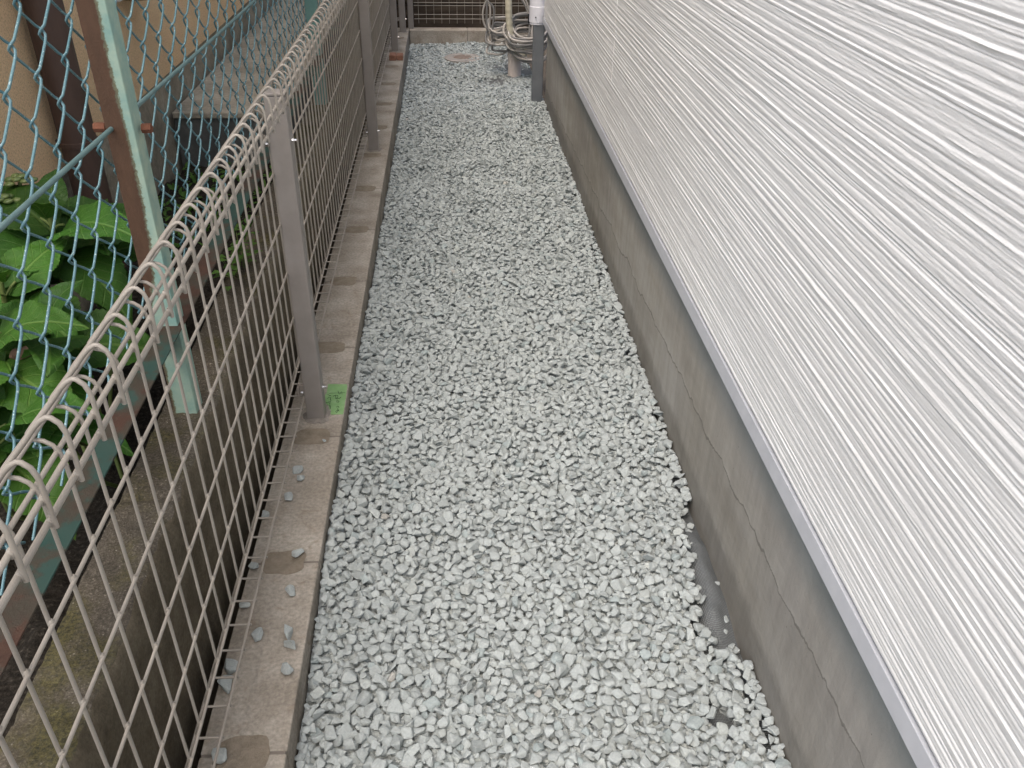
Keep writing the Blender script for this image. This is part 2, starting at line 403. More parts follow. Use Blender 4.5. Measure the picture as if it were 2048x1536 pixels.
def tag(o, label=None, cat=None, group=None, kind=None):
    if label: o['label'] = label
    if cat: o['category'] = cat
    if group: o['group'] = group
    if kind: o['kind'] = kind
    return o
def thing(name, label, cat, loc=(0, 0, 0), group=None):
    o = bpy.data.objects.new(name, None); o.location = loc; o.empty_display_size = .1; COL.objects.link(o)
    return tag(o, label, cat, group)
def grid_mesh(Xg, Yg, Zg):
    """three 2-D arrays -> MB grid"""
    a, b = Xg.shape
    V = np.stack([Xg, Yg, Zg], -1).reshape(-1, 3)
    i = np.arange(a-1)[:, None]*b+np.arange(b-1)[None]
    F = np.stack([i, i+b, i+b+1, i+1], -1).reshape(-1, 4)
    return V, F
def np_mesh(name, V, F, mat, parent=None, smooth=True, origin=None):
    V = np.asarray(V, np.float32)
    if origin is not None: V = V-np.array(origin, np.float32)
    F = np.asarray(F, np.int32)
    k = F.shape[1]
    me = bpy.data.meshes.new(name)
    me.vertices.add(len(V)); me.vertices.foreach_set('co', V.ravel())
    me.loops.add(F.size); me.loops.foreach_set('vertex_index', F.ravel())
    me.polygons.add(len(F)); me.polygons.foreach_set('loop_start', np.arange(0, F.size, k, dtype=np.int32))
    me.polygons.foreach_set('loop_total', np.full(len(F), k, np.int32))
    me.polygons.foreach_set('use_smooth', np.full(len(F), smooth, bool))
    me.update(calc_edges=True); me.validate()
    me.materials.append(mat.m)
    o = bpy.data.objects.new(name, me); COL.objects.link(o)
    if origin is not None: o.location = origin
    if parent is not None:
        o.parent = parent; o.location = Vector(o.location)-Vector(parent.location)
    return o
def vnoise(x, y, seed=0):
    """smooth value noise on arrays"""
    r = np.random.default_rng(seed).random((257, 257))
    xi = np.floor(x).astype(int); yi = np.floor(y).astype(int); fx = x-xi; fy = y-yi
    fx = fx*fx*(3-2*fx); fy = fy*fy*(3-2*fy)
    g = lambda a, b: r[a % 257, b % 257]
    return (g(xi, yi)*(1-fx)+g(xi+1, yi)*fx)*(1-fy)+(g(xi, yi+1)*(1-fx)+g(xi+1, yi+1)*fx)*fy

Y_END = 6.25
# ------------------------------------------------------------------ setting
g = MB().add([(-40, -40, -.16), (40, -40, -.16), (40, 40, -.16), (-40, 40, -.16)], [(0, 1, 2, 3)])
tag(g.build('ground', m_ground), 'bare earth ground under the passage and gardens', kind='structure')

# ------------------------------------------------------------------ kerbs
KX0, KX1 = -.396, -.267
kerb = thing('concrete_kerb', 'long brown stained concrete block kerb carrying the beige mesh fence', 'kerb', (KX0, .4, 0))
b = MB(); js = [1.205+.4*k for k in range(-5, 14)]
for a, c in zip(js[:-1], js[1:]):
    c2 = min(c, Y_END+.10)
    if a < c2: b.box(KX0, KX1, a+.0022, c2-.0022, -.16, 0)
b.build('block_row', m_kerb, kerb, bevel=.003)
MB().box(KX0+.002, KX1-.0025, js[0], Y_END+.08, -.16, -.0022).build('joint', m_joint, kerb)
for k, y in enumerate(js[1:-1]):
    if y < .4 or y > Y_END-.1: continue
    b = MB(); n = 28; V = [(0, 0, 0)]
    ph = rnd.random()*6
    for i in range(n):
        t = 2*math.pi*i/n
        q = (abs(math.cos(t))**4+abs(math.sin(t))**4)**(-1/4)
        r = q*(.97+.03*math.sin(3*t+ph)+.03*math.sin(7*t+2*ph)+rnd.uniform(-.015, .015))
        V.append((r*.041*math.cos(t), r*.031*math.sin(t), 0))
    cx = -.333+rnd.uniform(-.004, .004)
    V = [(cx+v[0], y+v[1], (.0014 if i == 0 else .0006)) for i, v in enumerate(V)]
    V += [(v[0], v[1], -.01) for v in V[1:]]
    Fs = [(0, i, i % n+1) for i in range(1, n+1)]+[(i, n+i, n+i % n+1, i % n+1) for i in range(1, n+1)]
    b.add(V, Fs); b.build('mortar_patch', m_mortar, kerb)
# second kerb across the end
k2 = thing('concrete_kerb', 'grey concrete block kerb crossing the far end of the gravel', 'kerb', (.1, Y_END, 0))
b = MB()
xs = [KX1+.003, .13, .53, .93, 1.33]
for a, c in zip(xs[:-1], xs[1:]): b.box(a+.002, c-.002, Y_END, Y_END+.11, -.16, .0)
b.build('block_row', m_kerb, k2, bevel=.003)
MB().box(KX1+.004, 1.32, Y_END+.003, Y_END+.108, -.16, -.003).build('joint', m_joint, k2)

# ------------------------------------------------------------------ beige mesh fence
SP = .0526
fence = thing('mesh_fence', 'beige welded wire mesh fence with looped top along the gravel', 'fence', (-.354, .2, 0))
XM = -.354
R = .0021
def wire_section():
    """one upright wire in the xz plane: bottom hook, upright, triangular loop on top"""
    P = [(-.349, .0545), (-.37, .0545), (-.383, .0545), (-.388, .0565), (-.3885, .0605), (-.3865, .0665), (-.3600, .1350), (-.3558, .148), (-.354, .158), (-.354, .17)]
    P += [(-.354, z) for z in (.27, .38, .485, .592, .66)]
    P += [(-.354, .682), (-.3555, .695), (-.3598, .7045), (-.3665, .7095), (-.3732, .7110), (-.3775, .7138), (-.3780, .7180), (-.3735, .7235)]
    P += [(-.345, .7560), (-.318, .7875), (-.310, .7975), (-.304, .8035), (-.299, .8065), (-.296, .806), (-.291, .801), (-.2885, .793), (-.288, .784), (-.288, .765), (-.288, .747)]
    return P
SEC = wire_section()
HW = [(-.3505, .592, .0022), (-.3505, .485, .0022), (-.3505, .377, .0022), (-.3505, .27, .0022), (-.3505, .160, .0022),
      (-.3885, .0645, .0022), (-.352, .0605, .0022), (-.3582, .697, .0024), (-.2915, .7725, .0024), (-.2915, .7525, .0026), (-.3725, .7165, .0022)]
posts_y = [-.31, 1.69, 3.68, 5.615]
Y0 = .481
k0 = -12
ny = int((6.16-(Y0+k0*SP))/SP)
ys = [Y0+(k0+i)*SP for i in range(ny)]
bays = [(-.4, 1.69), (1.69, 3.68), (3.68, 6.2)]
for lo, hi in bays:
    b = MB()
    for y in ys:
        if lo <= y < hi:
            dy = rnd.uniform(-.0006, .0006)
            b.tube([(x, y+dy+.0, z) for x, z in SEC], R, 8)
    for y in ys:
        if lo <= y < hi and y < 3.0:
            for x, z in ((-.352, .592), (-.352, .485), (-.352, .377), (-.352, .27), (-.352, .160), (-.2905, .7725), (-.2905, .7525), (-.3575, .697)):
                b.tube([(x, y, z-.0042), (x, y, z-.002), (x, y, z+.002), (x, y, z+.0042)], [.0016, .0031, .0031, .0016], 6)
    for x, z, r in HW:
        b.tube([(x, lo+.003, z), (x, (lo+hi)/2, z+rnd.uniform(-.0008, .0008)), (x, hi-.003, z)], r, 8)
    b.build('wire_panel', m_wire, fence, smooth=True)
def fence_post(parent, x, y, clamps=True):
    hw, hd = .0205, .018
    o = MB().box(x-hw, x+hw, y-hd, y+hd, -.05, .742).build('post', m_post, parent, bevel=.003)
    c = MB().box(x-hw-.0012, x+hw+.0012, y-hd-.0012, y+hd+.0012, .7422, .7475).build('cap', m_post, o, bevel=.0015)
    c.parent = o; c.location = (0, 0, 0)
    n_ = 26; ring = []
    for q_, (rr_, z_) in enumerate(((1.0, -.002), (.97, .0012), (.86, .0022), (.6, .0030))):
        for k in range(n_):
            t = 2*math.pi*k/n_; c_, s__ = math.cos(t), math.sin(t)
            w_ = (abs(c_)**3.4+abs(s__)**3.4)**(-1/3.4)*(1+.07*math.sin(3*t+y*7)+.05*math.sin(5*t+y*3)+.03*math.sin(11*t+y))
            ring.append((x+rr_*w_*.031*c_, y-.004+rr_*w_*.030*s__, z_))
    s = MB().add(ring, [(i*n_+k, i*n_+(k+1) % n_, (i+1)*n_+(k+1) % n_, (i+1)*n_+k) for i in range(3) for k in range(n_)]+[tuple(3*n_+k for k in range(n_))])
    q = s.build('mortar_collar', m_collar, o); q.location = (0, 0, 0)
    o.location = Vector((0, 0, 0))-Vector(parent.location)
    if clamps:
        for z in (.655, .082):
            cl = MB().box(x-hw-.012, x-hw, y-hd+.006, y-hd+.012, z-.011, z+.011)
            cl.box(x-hw-.0135, x-hw-.0085, y-hd-.006, y-hd+.006, z-.011, z+.011)
            q = cl.build('clamp', m_clip, o, bevel=.001); q.location = (0, 0, 0)
            bt = MB().tube([(x+hw-.001, y-.004, z), (x+hw+.004, y-.004, z)], .0042, 6)
            q = bt.build('bolt', m_steel, o); q.location = (0, 0, 0)
            bt = MB().tube([(x+hw+.0042, y-.004, z), (x+hw+.0098, y-.004, z)], .0023, 8)
            q = bt.build('bolt_end', m_steel, o); q.location = (0, 0, 0)
            bt = MB().tube([(x-hw-.004, y-hd-.010, z), (x-hw+.001, y-hd-.010, z)], .0035, 8)
            q = bt.build('bolt', m_steel, o); q.location = (0, 0, 0)
    return o
for i, y in enumerate(posts_y): fence_post(fence, -.3295, y)
fence_post(fence, -.305, 6.20)

# fence across the far end
ff = thing('mesh_fence', 'dark looking wire mesh fence standing on the far end kerb', 'fence', (-.22, Y_END+.07, 0))
b = MB()
yf = Y_END+.085
for i in range(30):
    x = -.20+i*SP
    b.tube([(x, yf, .03), (x, yf, .80)], .0013, 6)
for z in (.06, .088, .145, .163, .27, .377, .485, .592, .70, .76):
    b.tube([(-.23, yf-.004, z), (1.3, yf-.004, z)], .0022, 6)
b.build('wire_panel', m_wire, ff, smooth=True)
o = MB().box(-.272, -.236, Y_END+.052, Y_END+.088, -.03, .745).build('post', m_post, ff, bevel=.003)
o = MB().box(1.25, 1.286, Y_END+.052, Y_END+.088, -.03, .745).build('post', m_post, ff, bevel=.003)

# ------------------------------------------------------------------ chain link fence
cf = thing('chain_link_fence', 'old green vinyl chain link fence with rusted posts', 'fence', (-.5, .5, .27))
XC = -.522; PW = .0925; KY, KZ = 1.131, .942
b = MB(); rw = .0019
prng = random.Random(3)
for i in range(-24, 110):
    yL = KY+i*PW/2
    if yL < -.1 or yL > 6.1: continue
    off = 0 if i % 2 == 0 else PW/2
    pts = []
    j0 = -6
    for j in range(j0, 6):
        z0 = KZ+j*PW+off
        for k in range(16):
            u = k/16*2
            if u < 1: yy_ = u; xx_ = .0048
            else: yy_ = 2-u; xx_ = -.0048
            yn = .5-.5*math.cos(math.pi*yy_)*(.45)-.5*(1-2*yy_)*(.55)
            s_ = u % 1
            e = min(s_, 1-s_)
            xf = xx_*min(1, e/.14)
            zz = z0+u*PW/2
            sag = .006*math.sin(yL*5.3)+.004*math.sin(zz*21+yL*7)
            bow = .0025*math.sin(math.pi*s_)*(1 if u < 1 else -1)
            pts.append((XC+xf+.006*math.sin(yL*2.1+zz*3), yL-.0028+yn*(PW/2+.0056)+bow+sag*.5, zz+sag*.6))
    pts = [p for p in pts if p[2] > .452+.016*math.sin(p[1]*6)]
    b.tube(pts, rw, 6)
b.build('chain_mesh', m_chain, cf, smooth=True)
# tension rods
for z in (.785,):
    b = MB(); b.tube([(-.503, y, z+.004*math.sin(y*2)) for y in np.linspace(.2, 6.0, 30)], .0036, 8)
    b  .build('tension_rod', m_rod, cf, smooth=True)
def lpost(y, mat, x=-.491, zt=1.5, name='post'):
    """steel channel: broad face to the passage end, two lips"""
    b = MB(); w_, d, t = .0205, .040, .003
    b.box(x-w_, x+w_, y, y+t, .20, zt)
    b.box(x+w_-t, x+w_, y+t, y+d, .20, zt)
    b.box(x-w_, x-w_+t, y+t, y+d*.55, .20, zt)
    o = b.build(name, mat, cf, bevel=.0012, origin=(x, y, 0))
    return o
p1 = lpost(1.315, m_rustpost)
lpost(3.37, m_greenpost)
lpost(5.4, m_greenpost)
lpost(-.7, m_greenpost)
for yb, zb in ((1.335, .785),):
    b = MB(); b.tube([(-.466, yb+.003, zb-.004), (-.452, yb+.003, zb-.004)], .0075, 6)
    q = b.build('bolt', m_boltrust, p1, origin=None); q.location = Vector((0, 0, 0))-Vector((-.491, 1.315, 0))
    b = MB(); b.tube([(-.53, yb-.012, zb+.002), (-.513, yb-.012, zb+.002)], .0075, 6)
    q = b.build('bolt', m_boltrust, p1, origin=None); q.location = Vector((0, 0, 0))-Vector((-.491, 1.315, 0))
b = MB()
b.box(-.500, -.497, -.6, 5.9, .408, .452)
b.box(-.497, -.462, -.6, 5.9, .449, .452)
b.build('bottom_rail', m_rail, cf, bevel=.001)
MB().box(-.515, -.479, -.6, 5.9, 1.47, 1.5).build('top_rail', m_greenpost, cf, bevel=.003)

# ------------------------------------------------------------------ mossy low wall of the neighbour
mw = thing('block_wall', 'low weathered block wall with dark moss under the chain link fence', 'wall', (-.49, 0, 0))
yg = np.linspace(-.6, 6.15, 900)
prof = [(-.540, -.15), (-.540, .05), (-.540, .20), (-.5395, .262)]+[(x, .272) for x in np.linspace(-.534, -.450, 16)]+[(-.446, .270), (-.4425, .266), (-.440, .258), (-.4395, .245)]+[(-.4395, z) for z in np.linspace(.22, -.15, 14)]
prof = np.array(prof)
PX, PY = np.meshgrid(prof[:, 0], yg, indexing='ij'); PZ = np.repeat(prof[:, 1][:, None], len(yg), 1)
n1 = vnoise(PY*60+3, PX*60+PZ*40, 1)-.5; n2 = vnoise(PY*14, PX*20+PZ*12, 2)-.5; n3 = vnoise(PY*150, PX*150+PZ*130, 5)-.5
jt = np.abs(((PY-.28+.2) % .4)-.2)
groove = np.exp(-(jt/.006)**2)*.006
top = (PZ > .24)
ar = np.exp(-((PX+.442)/.008)**2)*np.exp(-((PZ-.262)/.015)**2)
PZ = PZ+top*(n1*.004+n2*.006+n3*.002-groove)-ar*np.clip(n2+.1, 0, 1)*.02
PX = PX+(~top)*(n1*.0015+n2*.003-groove*np.sign(PX+.49))*1-ar*np.clip(n1+.2, 0, 1)*.010
V, Fq = grid_mesh(PX, PY, PZ)
np_mesh('wall_body', V, Fq[:, ::-1], m_moss, mw, smooth=True)

# ------------------------------------------------------------------ neighbour's soil
gx = np.linspace(-.885, -.541, 60); gy = np.linspace(-.6, 2.86, 360)
GX, GY = np.meshgrid(gx, gy, indexing='ij')
hz = .215-.17*(1/(1+np.exp(-(GY-1.0)*14)))*(1/(1+np.exp((GY-1.75)*9)))
GZ = hz+(vnoise(GX*40, GY*40, 3)-.5)*.018+(vnoise(GX*9, GY*9, 4)-.5)*.03
V, Fq = grid_mesh(GX, GY, GZ)
o = np_mesh('garden_soil', V, Fq, m_soil); tag(o, 'garden soil behind the mossy wall, near black with painted shade', kind='structure')

# ------------------------------------------------------------------ neighbour house
nh = thing('neighbour_house', 'tan stuccoed house beyond the chain link fence', 'house', (-.9, 1, 0))
XN = -.9
MB().box(-3.05, XN, 1.30, 7.5, .492, 2.25).build('wall', m_stucco, nh)
MB().box(-3.04, XN-.006, 1.31, 7.5, -.15, .490).build('foundation', m_plinth, nh)
MB().box(-3.2, XN+.10, 1.2, 7.6, 2.25, 2.33).build('eaves', m_whitebox, nh)
dp = MB(); dp.tube([(-.852, 2.02, .24), (-.852, 2.02, 2.24)], .040, 24)
dpo = dp.build('downpipe', m_brown, nh, smooth=False)
for p in dpo.data.polygons: p.use_smooth = len(p.vertices) == 4
b = MB(); b.lathe([(.0405, 0), (.0432, .001), (.0432, .012), (.0405, .013)], 28, (-.852, 2.02, .545)); b.box(-.9, -.855, 2.012, 2.028, .547, .557)
q = b.build('pipe_bracket', m_brown, dpo); q.location = (0, 0, 0)
b = MB(); b.box(XN, XN+.055, 2.47, 2.80, .775, 1.15); mbx = b.build('meter_box', m_whitebox, nh, bevel=.006)
b = MB(); b.lathe([(.05, 0), (.055, .004), (.055, .016), (.05, .02)], 28, (-.868, 2.69, .752)); q = b.build('meter_rim', m_brass, mbx); q.location = (0, 0, 0)
# concrete step
st = thing('concrete_step', 'grey concrete slab with dark riser beside the tan house', 'step', (-.72, 2.9, 0))
MB().box(-.893, -.545, 2.86, 6.2, .365, .385).build('slab_top', m_plinth, st, bevel=.004)
MB().box(-.893, -.547, 2.87, 6.2, -.15, .3645).build('riser', m_darkconc, st)

# ------------------------------------------------------------------ new house on the right
hs = thing('new_house', 'new house with white ribbed siding above a bare concrete foundation', 'house', (.6, 1, 0))
YC = 4.66
# siding heightfield
SX = .487; ZS0, ZS1 = .371, 1.16
nzr = 1000; nyr = 560
zz = np.linspace(ZS0, ZS1, nzr); yv = np.concatenate([np.linspace(.15, 2.2, 370), np.linspace(2.21, YC, nyr-370)])
YY, ZZ = np.meshgrid(yv, zz, indexing='ij')
bounds = [ZS0-.004]; r2 = random.Random(21)
while bounds[-1] < ZS1+.02:
    bounds.append(bounds[-1]+r2.choice((.0105, .0115, .012, .0125, .0135, .0065)))
bounds = np.array(bounds)
wobz = (vnoise(YY*3, ZZ*30, 31)-.5)*.0006+(vnoise(YY*30, ZZ*60, 32)-.5)*.0005
Zw = ZZ+wobz
idx = np.clip(np.searchsorted(bounds, Zw)-1, 0, len(bounds)-2)
tt = (Zw-bounds[idx])/(bounds[idx+1]-bounds[idx])          # 0 bottom .. 1 top of a strip
dep = np.zeros_like(YY)
for L in range(len(bounds)-1):
    # broken segments along the strip
    p = -.3-r2.random()*.5; segs = []; lv = r2.uniform(.0022, .0036)
    while p < YC+1:
        ln = r2.uniform(.35, 1.6); segs.append((p, lv)); p += ln
        lv = min(.0042, max(.0016, lv+r2.choice((-.0011, -.0006, .0006, .0011, 0))))
    ps = np.array([s_[0] for s_ in segs]); lvs = np.array([s_[1] for s_ in segs])
    m_ = idx == L
    if not m_.any(): continue
    yq = YY[m_]+(vnoise(Zw[m_]*400, YY[m_]*0, 40+L % 7)-.5)*.012
    k = np.clip(np.searchsorted(ps, yq)-1, 0, len(ps)-1)
    f = np.clip((yq-ps[k])/.006, 0, 1)
    kp = np.maximum(k-1, 0)
    d = lvs[kp]*(1-f)+lvs[k]*f
    dep[m_] = d
ss_ = np.clip((1-tt)/.36, 0, 1); ss_ = ss_*ss_*(3-2*ss_)
shape = ss_*(.30+.70*tt**.8)-.10*np.exp(-(tt/.10)**2)
fine = (vnoise(YY*4, ZZ*430, 51)-.5)*.0010+(vnoise(YY*45, ZZ*600, 52)-.5)*.0006+np.clip(vnoise(YY*9, ZZ*300, 55)-.78, 0, 1)*.006
H = dep*shape*.50+fine*.70
# horizontal panel lap and vertical butt joints
lapz = .795
H = np.where(np.abs(ZZ-lapz) < .0013, -.004, H)
XX = SX-H
V, Fq = grid_mesh(XX, YY, ZZ)
sid = np_mesh('siding', V, Fq, m_siding, hs, smooth=True)
MB().box(SX+.004, SX+.02, -1.5, .149, ZS0, 5.2).build('siding', m_siding, hs)
MB().box(SX+.004, SX+.02, .15, YC, ZS1-.003, 5.2).build('siding', m_siding, hs)
b = MB(); b.box(SX-.0018, SX+.002, 2.6405, 2.6420, ZS0+.16, ZS1); b.build('seam_caulk', m_sidejoint, sid if False else hs)
MB().box(SX+.021, 5.0, -1.5, YC-.001, .40, 5.2).build('wall', m_roofdark, hs)
# base flashing: sloped drip profile
pr = [(.506, .3655), (.4838, .3655), (.4830, .3648), (.4800, .339), (.4806, .338), (.506, .338)]
b = MB(); V = [(x, y, z) for y in (-1.5, YC) for x, z in pr]; n = len(pr)
b.add(V, [(i, (i+1) % n, (i+1) % n+n, i+n) for i in range(n)]+[tuple(range(n))[::-1], tuple(range(n, 2*n))])
b.build('base_flashing', m_flash, hs)
# foundation
fy = np.linspace(-1.0, YC-.002, 700); fz = np.linspace(-.16, .36, 70)
FY, FZ = np.meshgrid(fy, fz, indexing='ij')
FX = .507+(vnoise(FY*3, FZ*5, 61)-.5)*.003+(vnoise(FY*25, FZ*25, 62)-.5)*.0006
V, Fq = grid_mesh(FX, FY, FZ)
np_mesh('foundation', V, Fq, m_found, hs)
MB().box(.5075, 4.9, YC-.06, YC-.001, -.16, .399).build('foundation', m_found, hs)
MB().box(SX+.002, 5.0, YC, YC+.02, .372, 5.2).build('corner_trim', m_whitepipe, hs, bevel=.003)
MB().box(SX-.02, 5.2, -1.7, YC+.05, 5.2, 5.3).build('eaves', m_roofdark, hs)

# white downpipe at the corner and the grey square pipe below it
wd = thing('downpipe', 'white downpipe at the house corner ending in a grey square pipe', 'downpipe', (.458, 4.70, 0))
b = MB(); b.tube([(.457, 4.705, .325), (.457, 4.705, 5.1)], .0385, 28); o = b.build('white_pipe', m_whitepipe, wd)
for p in o.data.polygons: p.use_smooth = len(p.vertices) == 4
MB().lathe([(.0388, 0), (.0415, .002), (.0415, .075), (.0388, .077)], 28, (.457, 4.705, .3335)).build('socket', m_whitepipe, wd)
MB().tube([(.446, 4.664, .362), (.445, 4.660, .362)], .0035, 8).build('screw', m_tie, wd)
MB().box(.437, .494, 4.672, 4.715, -.14, .3245).build('grey_pipe', m_greypipe, wd, bevel=.004)

# ------------------------------------------------------------------ far end
fe = thing('board_wall', 'dark brown horizontal board wall behind the far mesh fence', 'wall', (.3, 6.6, 0))
b = MB()
z = -.15
while z < 1.0:
    b.box(-1.6, 2.4, 6.52+rnd.uniform(0, .006), 6.56, z, z+.083); z += .09
b.build('boards', m_boards, fe, bevel=.003)
MB().box(-1.6, 2.4, 6.565, 6.6, -.15, 3.4).build('darkening_wall', m_roofdark, fe)  # added unseen wall that darkens the far end

# ------------------------------------------------------------------ weed control fabric
def hump(x, y):
    c = .485-.02*np.clip((1.2-y)/.25, 0, 1)
    a = np.exp(-((y-1.19)/.17)**4)
    return a*(.030*np.exp(-((x-c+.004)/.030)**2))+a*.016*(vnoise(x*30+5, y*22, 77)-.4)
gx = np.linspace(-.262, .5065, 150); gy = np.linspace(.2, Y_END-.002, 900)
GX, GY = np.meshgrid(gx, gy, indexing='ij')
GZ = -.088-.03*np.clip((GY-2.2)/2, 0, 1)*np.clip((.3-GX)/.4, 0, 1)+(vnoise(GX*25, GY*20, 71)-.5)*.006*np.clip((GX+.2)*3, 0, 1)+hump(GX, GY)
V, Fq = grid_mesh(GX, GY, GZ)
fab = np_mesh('weed_fabric', V, Fq, m_fabric)
tag(fab, 'dark grey woven weed control sheet showing through gravel beside foundation', 'weed sheet')

# ------------------------------------------------------------------ gravel
m_bed = Mat('gravel_fines', rough=.95); m_bed.color(m_bed.ramp(m_bed.voro(95, 'F1', 'Color'), [(.2, (.32, .35, .348)), (.8, (.40, .435, .43))])); m_bed.bump(m_bed.voro(95), .012)
def gz(x, y):
    left = np.interp(y, [0, .8, 1.3, 1.7, 2.2, 3.8, 5.5, 6.4], [-.075, -.062, -.032, -.036, -.055, -.100, -.115, -.085])
    right = np.interp(y, [0, 1.0, 2.5, 4.6, 5.3, 6.4], [-.050, -.050, -.052, -.062, -.092, -.085])
    t = np.clip((x+.267)/.774, 0, 1)
    s_ = left*(1-t)+right*t
    return s_+(vnoise(x*7+9, y*7, 81)-.5)*.022+(vnoise(x*18+9, y*18, 82)-.5)*.010+.006*np.sin(math.pi*t)
def edge_x(y):   # right hand border of the stones where the sheet lies bare
    return np.interp(y, [.955, .985, 1.0, 1.04, 1.065, 1.12, 1.18, 1.25, 1.33, 1.385, 1.40],
                        [.520, .485, .452, .445, .438, .438, .453, .462, .464, .470, .520])
def bare(x, y):
    if x > edge_x(y)-.004+.004*math.sin(y*140)+.003*math.sin(y*57): return rr.random() > .010
    if ((x-.466-(y-2.475)*.10)/.010)**2+((y-2.475)/.055)**2 < 1: return True
    if ((x-.426+(y-.876)*.35)/.021)**2+((y-.876)/.040)**2 < 1: return True
    return False
gx = np.linspace(-.266, .478, 150); gy = np.linspace(.2, Y_END-.001, 1000)
GX, GY = np.meshgrid(gx, gy, indexing='ij')
GZ = gz(GX, GY)-.0115+(vnoise(GX*110+40, GY*110, 91)-.5)*.012
hole = (((GX-.466-(GY-2.475)*.10)/.013)**2+((GY-2.475)/.06)**2 < 1) | (((GX-.426+(GY-.876)*.35)/.025)**2+((GY-.876)/.046)**2 < 1) | (GX > edge_x(GY)-.012)
GZ = np.where(hole, -.13, GZ)
V, Fq = grid_mesh(GX, GY, GZ)
tag(np_mesh('gravel_bed', V, Fq, m_bed), 'layer of stone dust and fines under the gravel', kind='structure')
rt_ = np.random.default_rng(5)
def template(npts, bev):
    bm = bmesh.new()
    for _ in range(npts):
        v = rt_.normal(size=3); v /= np.linalg.norm(v)
        v *= rt_.uniform(.80, 1.12)
        bm.verts.new(v*np.array((1, 1, 1)))
    r_ = bmesh.ops.convex_hull(bm, input=bm.verts)
    bmesh.ops.delete(bm, geom=[e for e in r_['geom_interior'] if isinstance(e, bmesh.types.BMVert)], context='VERTS')
    bmesh.ops.dissolve_limit(bm, angle_limit=math.radians(24), verts=bm.verts, edges=bm.edges)
    if bev:
        bmesh.ops.bevel(bm, geom=list(bm.edges), offset=bev, offset_type='OFFSET', segments=1, affect='EDGES', clamp_overlap=True)
    bmesh.ops.triangulate(bm, faces=bm.faces)
    bm.verts.index_update()
    V = np.array([v.co[:] for v in bm.verts]); Fc = np.array([[v.index for v in f.verts] for f in bm.faces])
    c = (V.max(0)+V.min(0))/2; V = (V-c)/((V.max(0)-V.min(0))/2)
    bm.free(); return V, Fc
T_hi = [template(int(rt_.integers(10, 15)), .13) for _ in range(26)]
T_lo = [template(int(rt_.integers(8, 12)), 0) for _ in range(16)]

CELL = .004
x_lo, x_hi, y_lo, y_hi = -.267, .506, .38, Y_END
nx_, ny_ = int((x_hi-x_lo)/CELL)+1, int((y_hi-y_lo)/CELL)+1
cx_ = x_lo+(np.arange(nx_)+.5)*CELL; cy_ = y_lo+(np.arange(ny_)+.5)*CELL
HX, HY = np.meshgrid(cx_, cy_, indexing='ij')
HM = gz(HX, HY)-.030
rr = random.Random(99)
stones = []   # x y z a b c template yaw tilt...
disk = {}
for rad in (1, 2, 3):
    a = np.arange(-rad, rad+1); DX, DY = np.meshgrid(a, a, indexing='ij')
    disk[rad] = (DX**2+DY**2 <= (rad+.3)**2, np.sqrt(np.clip(1-(DX**2+DY**2)/(rad+.6)**2, 0, 1)))
def put(a, b_, c):
    rad = 1 if a+b_ < .0115 else (2 if a+b_ < .0195 else 3)
    mk, dome = disk[rad]
    best = None
    for _ in range(5):
        i = rr.randrange(rad, nx_-rad); j = rr.randrange(rad, ny_-rad)
        # keep the search local so that hollows get filled first
        h = HM[i-rad:i+rad+1, j-rad:j+rad+1]
        rel = h[mk].mean()-float(base_s[i, j])
        if best is None or rel < best[0]: best = (rel, i, j, h[mk].mean())
    _, i, j, hm = best
    x = cx_[i]+rr.uniform(-.4, .4)*CELL; y = cy_[j]+rr.uniform(-.4, .4)*CELL
    return x, y, i, j, rad, hm
base_s = gz(HX, HY)
area = (x_hi-x_lo)*(y_hi-y_lo)
N = 150000
for s_ in range(N):
    a = float(np.clip(rr.lognormvariate(math.log(.0091), .20), .0056, .0140))
    b_ = a*rr.uniform(.70, 1.0); c = b_*rr.uniform(.58, .82)
    x, y, i, j, rad, hm = put(a, b_, c)
    if bare(x, y): continue
    if hm-base_s[i, j] > .002: continue
    zc = hm+c*.58
    mk, dome = disk[rad]
    h = HM[i-rad:i+rad+1, j-rad:j+rad+1]
    np.maximum(h, np.where(mk, zc+dome*c*.9, -9), out=h)
    stones.append((x, y, zc, a, b_, c))
S = np.array(stones)
# drop stones wholly buried: their top lies well under the final height map around them
ii = np.clip(((S[:, 0]-x_lo)/CELL).astype(int), 1, nx_-2); jj = np.clip(((S[:, 1]-y_lo)/CELL).astype(int), 1, ny_-2)
nb = np.min([HM[ii+d, jj+e] for d in (-1, 0, 1) for e in (-1, 0, 1)], 0)
S = S[S[:, 2]+S[:, 5] > nb-.006]
print('stones', len(S))
def rotmats(n, tilt):
    yaw = rt_.uniform(0, 2*math.pi, n); ax = rt_.uniform(0, 2*math.pi, n); tl = np.abs(rt_.normal(0, tilt, n))
    cy, sy = np.cos(yaw), np.sin(yaw)
    Rz = np.zeros((n, 3, 3)); Rz[:, 0, 0] = cy; Rz[:, 0, 1] = -sy; Rz[:, 1, 0] = sy; Rz[:, 1, 1] = cy; Rz[:, 2, 2] = 1
    kx, ky = np.cos(ax), np.sin(ax); c, s_ = np.cos(tl), np.sin(tl)
    K = np.zeros((n, 3, 3)); K[:, 0, 2] = ky; K[:, 1, 2] = -kx; K[:, 2, 0] = -ky; K[:, 2, 1] = kx
    I = np.eye(3)[None]
    Rt = I+s_[:, None, None]*K+(1-c)[:, None, None]*(K@K)
    return Rt@Rz
